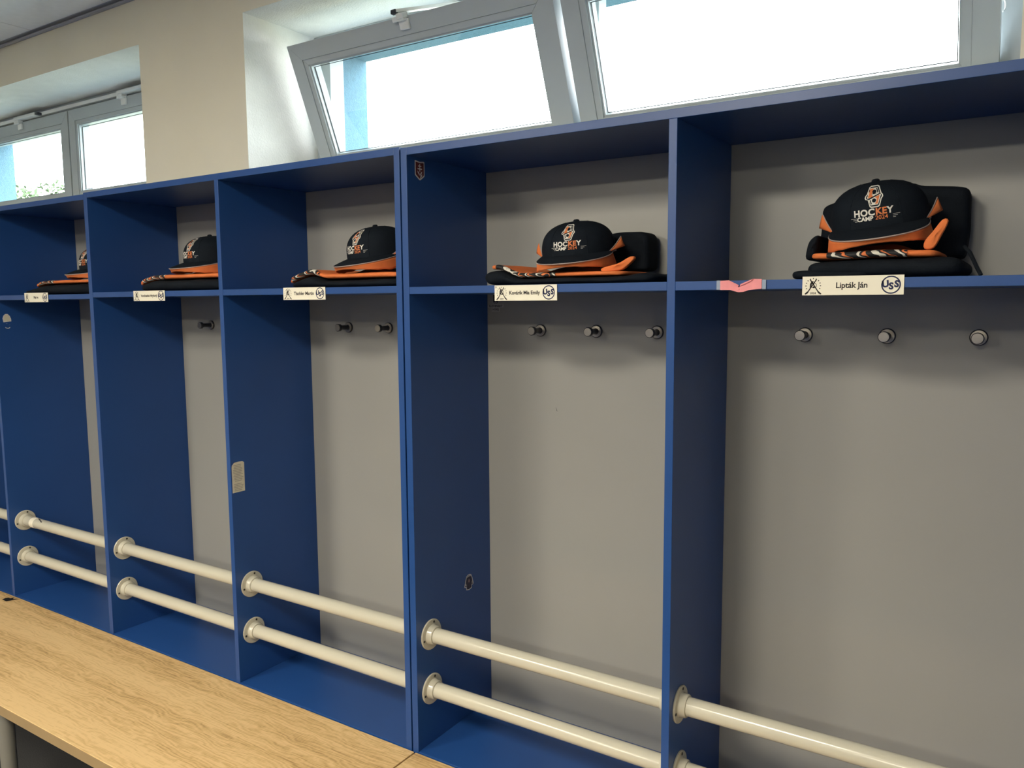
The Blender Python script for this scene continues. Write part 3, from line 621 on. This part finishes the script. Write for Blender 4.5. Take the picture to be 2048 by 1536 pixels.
def make_cap():
    t = thing('baseball_cap', (0, 0, 0))
    V = []; F = []; nt_, ns = 64, 20
    for j in range(ns+1):
        s = math.sin(math.pi/2*j/ns)*0.9995
        for i in range(nt_): V.append(crown(2*math.pi*i/nt_, s))
    for j in range(ns):
        for i in range(nt_): F.append((j*nt_+i, j*nt_+(i+1) % nt_, (j+1)*nt_+(i+1) % nt_, (j+1)*nt_+i))
    F.append(tuple(ns*nt_+i for i in range(nt_)))
    c = obj('crown', V, F, 'navy_cap', t, True)
    q = MB()
    for k in range(6):
        a = math.radians(30+60*k); q.tube([crown(a, s)+crown_n(a, s)*0.0002 for s in [0.02+0.96*i/14 for i in range(15)]], 0.0007, 5)
    q.build('panel_seams', 'navy_cap', c, True)
    q = MB(); q.lathe([(0.0075, CH-0.001), (0.0075, CH+0.002), (0.005, CH+0.0045), (0.0005, CH+0.005)], 'z', n=16); q.build('button', 'navy_cap', t, True)
    na, nr = 40, 8; V = []; F = []
    for lay, dz in ((0, 0.0016), (1, -0.0016)):
        for i in range(na+1):
            for j in range(nr+1): V.append(visor(-VA+2*VA*i/na, j/nr, dz))
    o_ = (na+1)*(nr+1)
    for i in range(na):
        for j in range(nr):
            q4 = (i*(nr+1)+j, (i+1)*(nr+1)+j, (i+1)*(nr+1)+j+1, i*(nr+1)+j+1); F.append(q4); F.append(tuple(o_+k for k in reversed(q4)))
        F.append((i*(nr+1)+nr, (i+1)*(nr+1)+nr, o_+(i+1)*(nr+1)+nr, o_+i*(nr+1)+nr))
    vz = obj('visor', V, F, 'navy_cap', t, True)
    # light piping along the visor edge and on along the rim
    edge = [visor(-VA+2*VA*i/60, 1.0)+Vector((0, -0.0006, -0.0004)) for i in range(61)]
    q = MB(); q.tube(edge, 0.0014, 6); q.build('piping', 'piping_grey', vz, True)
    rimp = []
    for sgn in (-1, 1):
        q = MB(); q.tube([crown(sgn*(VA+math.radians(3*i)), 0.0)+Vector((sgn*.001, -.0006, .0005)) for i in range(0, 17)], 0.0013, 6); q.build('piping', 'piping_grey', vz, True)
    # orange underside turned out below the edge
    V = []; F = []; m_ = 60
    for i in range(m_+1):
        a = -VA+2*VA*i/m_; e = visor(a, 1.0); ka = abs(a)/VA; wdt = 0.0085+0.0205*min(1, ka*1.25)**1.6
        wdt *= 1+0.12*vnoise(i*.3, 0, 0, 1)
        for r in range(5): f = r/4; V.append(e+Vector((0.10*wdt*f*math.sin(a)*2, 0.0045*math.sin(f*math.pi*.5)*(1 if f < 1 else 1)+0.002*f, -0.0012-wdt*f)))
    for i in range(m_):
        for r in range(4): F.append((i*5+r, i*5+r+1, (i+1)*5+r+1, (i+1)*5+r))
    o = obj('visor_lining', V, F, 'orange_fabric', t, True); md = o.modifiers.new('thick', 'SOLIDIFY'); md.thickness = 0.0016
    for sgn in (-1, 1):                                    # orange tabs turned out at the temples
        P0, P1, P2 = Vector((sgn*.082, -.036, .000)), Vector((sgn*.105, .014, .036)), Vector((sgn*.113, .014, .010))
        V = []; F = []; n = 8
        for i in range(n+1):
            f = i/n; a = P0.lerp(P1, f); b = P0.lerp(P2, f)
            for r in range(4): g = r/3; c = a.lerp(b, g); V.append(c+Vector((0, -.004*math.sin(math.pi*g)*f, -.004*math.sin(math.pi*f)*(1-g))))
        for i in range(n):
            for r in range(3): F.append((i*4+r, i*4+r+1, (i+1)*4+r+1, (i+1)*4+r))
        o = obj('side_tab', V, F, 'orange_fabric', t, True); md = o.modifiers.new('thick', 'SOLIDIFY'); md.thickness = 0.0018
        q = MB(); q.tube([V[4*i]+Vector((-sgn*.0006, -.0012, 0)) for i in range(n+1)], 0.0011, 6); q.build('piping', 'piping_grey', o, True)
    # sweatband closing the underside
    V = []; F = []
    for i in range(48):
        a = 2*math.pi*i/48; b = crown(a, 0.0); V += [b*0.985, b*0.975+Vector((0, 0, .028))]
    for i in range(48): j = (i+1) % 48; F.append((2*i, 2*i+1, 2*j+1, 2*j))
    obj('sweatband', V, F, 'black_fabric', t, True)
    # embroidered emblem and lettering on the front
    def mp(u, v, l):
        s = min(0.93, max(0.03, (v+0.0445)/CH)); r = max(.25, (1-s**3.0)**(1/2.3)); th = u/(0.090*r)
        return crown(th, s)+crown_n(th, s)*(0.0006+l)
    ey = 0.0150; k = 0.00098
    def P(pts): return [(x*k, ey+y*k) for x, y in pts]
    outer = [(-8, 18), (-5, 20), (7, 20), (10, 18), (14, 4), (16, 2.5), (16.5, -1.5), (14, -5), (13.5, -6), (10, -18), (7, -20), (-5, -20), (-8, -18), (-11, -5), (-15, -4), (-16.5, -1), (-15, 3), (-12, 6)]
    inner = [(x*.86, y*.90) for x, y in outer]
    flat('emblem_outline', poly2d(P(outer), 2), mp, 'white_thread', t, 0.0); flat('emblem_ground', poly2d(P(inner), 2), mp, 'navy_cap', t, 0.0003)
    upw = [(-6.5, 15.5), (6.5, 15.5), (10, 4.5), (-10.5, -3.0), (-12, -1.5)]; low = [(-9, -5.5), (11.5, 3.0), (12.5, 1.5), (7.0, -15.5), (-6, -15.5)]
    flat('emblem_halves', join2(poly2d(P(upw), 1), poly2d(P(low), 1)), mp, 'white_thread', t, 0.0006)
    upo = [(-5.8, 14.2), (0, 14.2), (-1, 9), (-3.5, 4), (-1, -0.2), (-10.2, -2.4)]; loo = [(10.5, 1.5), (6.4, -14), (1.5, -14), (4.5, -9), (5, -4), (1.5, -1.5)]
    flat('emblem_orange', join2(poly2d(P(upo), 1), poly2d(P(loo), 1)), mp, 'orange_print', t, 0.0009)
    bars = [(4.2, 13.8), (6.0, 13.8), (8.4, 6.0), (6.6, 5.4)]; bars2 = [(-7.2, -6.4), (-5.6, -5.8), (-3.6, -13.6), (-5.6, -13.8)]
    flat('emblem_dots', join2(poly2d(P(circ(1.2, 8.0, 3.6, 18)), 0), poly2d(P(circ(0.3, -7.6, 3.6, 18)), 0), poly2d(P(bars)), poly2d(P(bars2))), mp, 'navy_cap', t, 0.0012)
    hy_, cy_ = -0.0130, -0.0240; xk = 0.0015
    wke = max(x for x, y in text2d('KE', .0165, .0006, 0, 1.04, 'LEFT')[0])
    flat('lettering_white', join2(xf(text2d('HOC', .0165, .0006, 0, 1.04, 'RIGHT'), xk-.0012, hy_), xf(text2d('Y', .0165, .0006, 0, 1.0, 'LEFT'), xk+wke+.0005, hy_), xf(text2d('CAMP', .0108, .0004, 0, 1.0, 'RIGHT'), -.0030, cy_)), mp, 'white_thread', t, 0.0004)
    flat('lettering_orange', join2(xf(text2d('KE', .0165, .0006, 0, 1.04, 'LEFT'), xk, hy_), xf(text2d('2024', .0108, .0001, 0, 1.02, 'LEFT'), .0005, cy_)), mp, 'orange_print', t, 0.0004)
    ln = []
    for kx, (y, xa, xb) in enumerate([(-.0212, .0310, .0440), (-.0240, .0310, .0395), (-.0268, .0310, .0360)]): ln += [poly2d(rect(xa, xb, y-.0003, y+.0003), 1), poly2d([(-a, b) for a, b in rect(xa, xb, y-.0003, y+.0003)][::-1], 1)]
    flat('speed_lines', join2(*ln), mp, 'white_thread', t, 0.0004)
    return t
cap0 = make_cap()
def put_cap(first, x, y, zsup, yaw, tilt, roll, label, sz=1.0):
    """stand the cap so that its lowest point rests on the cloth at height zsup"""
    o = cap0 if first else copy_tree(cap0)
    q = (Matrix.Rotation(yaw, 4, 'Z') @ Matrix.Rotation(roll, 4, 'Y') @ Matrix.Rotation(tilt, 4, 'X'))
    o.scale = (1, 1, sz)
    lo = min((q @ Vector((v.co.x, v.co.y, v.co.z*sz))).z for c in o.children for v in c.data.vertices)
    o.location = (x, y, zsup-lo); o.rotation_mode = 'QUATERNION'; o.rotation_quaternion = q.to_quaternion()
    return tag(o, label, 'cap', 'camp caps on the shelves')
R = math.radians; ZR = Z_SH-0.0035; ZM = Z_SH; ZL = Z_SH-0.005
put_cap(True,  1.108, 0.162, ZR+.0515, R(4), R(9), R(-6), 'black camp cap before a tall folded sweatshirt, nearest the pink ribbon')
put_cap(False, 0.430, 0.162, ZR+.0300, R(12), R(7), R(-3), 'black camp cap turned toward the bay centre, in the shield sticker bay', 0.92)
put_cap(False, -0.225, 0.162, ZM+.0410, R(-4), R(8), R(-2), 'black camp cap with top button showing, in the bay of the paper label')
put_cap(False, -0.985, 0.162, ZM+.0565, R(-2), R(6), R(0), 'black camp cap on an arched orange brim, half hidden by the locker divider')
put_cap(False, -1.630, 0.162, ZL+.0570, R(-2), R(6), R(0), 'black camp cap almost hidden by the locker side in the footprint sticker bay')

def garment(x0, x1, y0, y1, z0, z1, label, name='folded_shorts', group='folded black garments on the shelves', layers=None, droop=None, seed=0, m='black_fabric', cat='clothing', zb=None):
    org = ((x0+x1)/2, (y0+y1)/2, z0); t = thing(name, org, label, cat, group)
    cloth_slab('cloth_layer', x0, x1, y0, y1, z0, z1, m, t, org, droop, seed, flatb=True)
    for k, (a, b, c, d, e, f) in enumerate(layers or []): cloth_slab('cloth_layer', a, b, c, d, e, f, m, t, org, droop, seed+5+k)
    return t
# bay with the pink ribbon
garment(0.992, 1.268, 0.030, 0.330, ZR+.0015, ZR+.036, 'folded black shorts at the bottom of the pile with the tall sweatshirt', layers=[(0.966, 1.12, 0.030, 0.30, ZR+.0005, ZR+.017)], seed=1)
def jersey(x0, x1, y0, y1, z0, z1, label, droop, px0, px1, seed, capx=None):
    org = ((x0+x1)/2, (y0+y1)/2, z0); t = thing('folded_jersey', org, label, 'jersey', 'orange jerseys folded under the caps')
    lump = lambda x, y: droop(x, y)+(.017*math.exp(-((x-capx)/.062)**4-((y-.165)/.055)**4) if capx is not None else 0)   # cloth bunched up inside the cap
    cloth_slab('jersey_cloth', x0, x1, y0, y1, z0, z1, 'orange_fabric', t, org, lump, seed, wr=.0012)
    # printed front fold: a band wrapped over the leading edge
    V = []; F = []; n = 60; zc, tt = (z0+z1)/2, (z1-z0)/2
    for i in range(n+1):
        x = px0+(px1-px0)*i/n
        for k in range(9):
            a = math.radians(-70+150*k/8); y = y0+0.010-math.cos(a)*0.0122; z = zc+math.sin(a)*(tt+.0008)+vnoise(x*.4, seed, .5, 25)*.001+(droop(x, y) if droop else 0)
            V.append((x-org[0], y-org[1], z-org[2]))
    for i in range(n):
        for k in range(8): F.append((i*9+k, (i+1)*9+k, (i+1)*9+k+1, i*9+k+1))
    obj('printed_fold', V, F, 'jersey_print', t, True)
    return t
def sleeve(parent, pts, y0, y1, m='orange_fabric'):
    return None
tL = jersey(1.000, 1.226, 0.038, 0.255, ZR+.0385, ZR+.0505, 'orange jersey folded flat under the cap with the tall sweatshirt', lambda x, y: .0012*math.sin(x*40), 1.035, 1.175, 2, 1.108)
t = thing('folded_sweatshirt', (1.115, 0.27, ZR+.036), 'tall folded black sweatshirt standing against the backboard behind the cap by the pink ribbon', 'clothing', 'folded black garments on the shelves')
upright('cloth', [(0.970, ZR+.041), (1.252, ZR+.041), (1.258, ZR+.10), (1.256, ZR+.182), (1.235, ZR+.187), (1.165, ZR+.194), (1.150, ZR+.203), (1.128, ZR+.194), (1.078, ZR+.197), (0.974, ZR+.163), (0.972, ZR+.10), (0.966, ZR+.07)], 0.268, 0.344, 'black_fabric', t, (1.115, 0.27, ZR+.036), 3, rnd=.018)
upright('sleeve', [(0.975, ZR+.040), (0.998, ZR+.040), (1.004, ZR+.088), (0.998, ZR+.092), (0.982, ZR+.080)], 0.110, 0.262, 'black_fabric', t, (1.115, 0.27, ZR+.036), 5, rnd=.014)
q = MB(); q.tube([(1.262-1.115, .10-.27, .02), (1.272-1.115, .09-.27, .008), (1.285-1.115, .08-.27, -.020), (1.292-1.115, .075-.27, -.0335)], .0035, 8); q.build('drawcord', 'black_fabric', t, True)
def flap(parent, outline, y0, y1):
    return upright('jersey_flap', outline, y0, y1, 'orange_fabric', parent, tuple(parent.location), 8, wr=.002, rnd=.004)
flap(tL, [(1.199, ZR+.050), (1.217, ZR+.050), (1.226, ZR+.070), (1.241, ZR+.103), (1.229, ZR+.106), (1.214, ZR+.082), (1.200, ZR+.066)], 0.050, 0.064)
# bay with the shield sticker
def sst(a): a = min(1, max(0, a)); return a*a*(3-2*a)
def dK(x, y): return -.022*sst((x-.262)/.075)
garment(0.215, 0.680, 0.028, 0.335, ZR+.0005, ZR+.038, 'long folded black shorts under the jersey in the shield sticker bay', seed=11, droop=lambda x, y: dK(x, y)+(.006*sst((x-.60)/.05)))
tK = jersey(0.232, 0.600, 0.045, 0.255, ZR+.0405, ZR+.0505, 'orange jersey with printed front edge reaching out beside the three-quarter cap', dK, 0.262, 0.430, 12, 0.430)
flap(tK, [(0.535, ZR+.027), (0.588, ZR+.029), (0.622, ZR+.056), (0.612, ZR+.063), (0.585, ZR+.047), (0.555, ZR+.040), (0.535, ZR+.036)], 0.070, 0.084)
t = thing('folded_sweatshirt', (0.585, 0.26, ZR+.039), 'low folded black sweatshirt behind the three-quarter cap in the shield sticker bay', 'clothing', 'folded black garments on the shelves')
upright('cloth', [(0.380, ZR+.036), (0.566, ZR+.036), (0.565, ZR+.12), (0.552, ZR+.132), (0.485, ZR+.134), (0.38, ZR+.12)], 0.268, 0.344, 'black_fabric', t, (0.585, 0.26, ZR+.039), 13, rnd=.014)
# bay with the paper label
def dT(x, y): return -.0275*min(1, max(0, (-.365-x)/.11))**1.4-.017*sst((x+.395)/.08)
garment(-0.475, -0.045, 0.025, 0.335, ZM+.0005, ZM+.040, 'folded black shorts under the drooping jersey in the paper label bay', seed=21, droop=lambda x, y: dT(x, y)-.002)
tT = jersey(-0.492, -0.055, 0.040, 0.255, ZM+.0425, ZM+.0565, 'orange jersey whose printed front droops toward the shelf edge beside the cap', dT, -0.460, -0.345, 22, -0.215)
t = thing('folded_sweatshirt', (-0.10, 0.28, ZM+.046), 'folded black sweatshirt behind the cap in the paper label bay', 'clothing', 'folded black garments on the shelves')
upright('cloth', [(-0.262, ZM+.030), (-0.045, ZM+.030), (-0.040, ZM+.185), (-0.06, ZM+.195), (-0.250, ZM+.192), (-0.266, ZM+.180)], 0.270, 0.344, 'black_fabric', t, (-0.10, 0.28, ZM+.046), 23, rnd=.014)
# bay left of the middle divider
def dV(x, y): return -.022*min(1, max(0, (-1.13-x)/.12))**1.3
garment(-1.230, -0.775, 0.025, 0.335, ZM+.0005, ZM+.038, 'folded black shorts under the arched cap brim, beside the middle divider', seed=31, droop=lambda x, y: dV(x, y)-.002)
jersey(-1.255, -0.785, 0.040, 0.300, ZM+.0405, ZM+.0545, 'orange jersey folded below the arched cap brim beside the middle divider', dV, -1.205, -1.080, 32, -0.985)
# far bay
def dU(x, y): return -.018*min(1, max(0, (-1.86-x)/.11))**1.3
garment(-2.020, -1.520, 0.025, 0.335, ZL+.0005, ZL+.040, 'folded black shorts in the bay of the footprint sticker', seed=41, droop=lambda x, y: dU(x, y)-.002)
jersey(-1.955, -1.530, 0.040, 0.300, ZL+.0425, ZL+.0545, 'orange jersey in the bay of the footprint sticker', dU, -1.90, -1.79, 42)

# ------------------------------------------------------------------ outside
mb = MB(); mb.box(-90, 60, YO, 120, -0.62, -0.6); tag(mb.build('ground', 'grass'), kind='structure')
def tree(loc, h, r, label, seed):
    rnd = random.Random(seed); t = thing('tree', loc, label, 'tree', 'trees outside the closed window')
    q = MB(); q.lathe([(0.16, 0), (0.12, h*.4), (0.05, h*.85)], 'z', n=12); q.build('trunk', 'bark', t, True)
    V = []; F = []
    for k in range(5200):
        while True:
            d = Vector((rnd.uniform(-1, 1), rnd.uniform(-1, 1), rnd.uniform(-1, 1)))
            if 0.35 < d.length < 1: break
        c = Vector((d.x*r, d.y*r, h*.62+d.z*h*.38*(1+.22*math.sin(d.x*9+seed)+.15*math.cos(d.y*7)))); a = Vector((rnd.gauss(0, 1), rnd.gauss(0, 1), rnd.gauss(0, 1))).normalized(); b = a.cross(Vector((rnd.gauss(0, 1), rnd.gauss(0, 1), rnd.gauss(0, 1)))).normalized(); s = rnd.uniform(.09, .17)
        i = len(V); V += [c-a*s, c+b*s*.5, c+a*s, c-b*s*.5]; F.append((i, i+1, i+2, i+3))
    f = obj('foliage', V, F, 'leaf_green', t); f['kind'] = 'stuff'
tree((-30.6, 14.0, -0.6), 6.25, 1.5, 'leafy green tree outside the closed window, beside the blue outer reveal', 3)
tree((-39.9, 20.0, -0.6), 7.75, 1.9, 'taller leafy green tree farther off outside the closed window', 5)
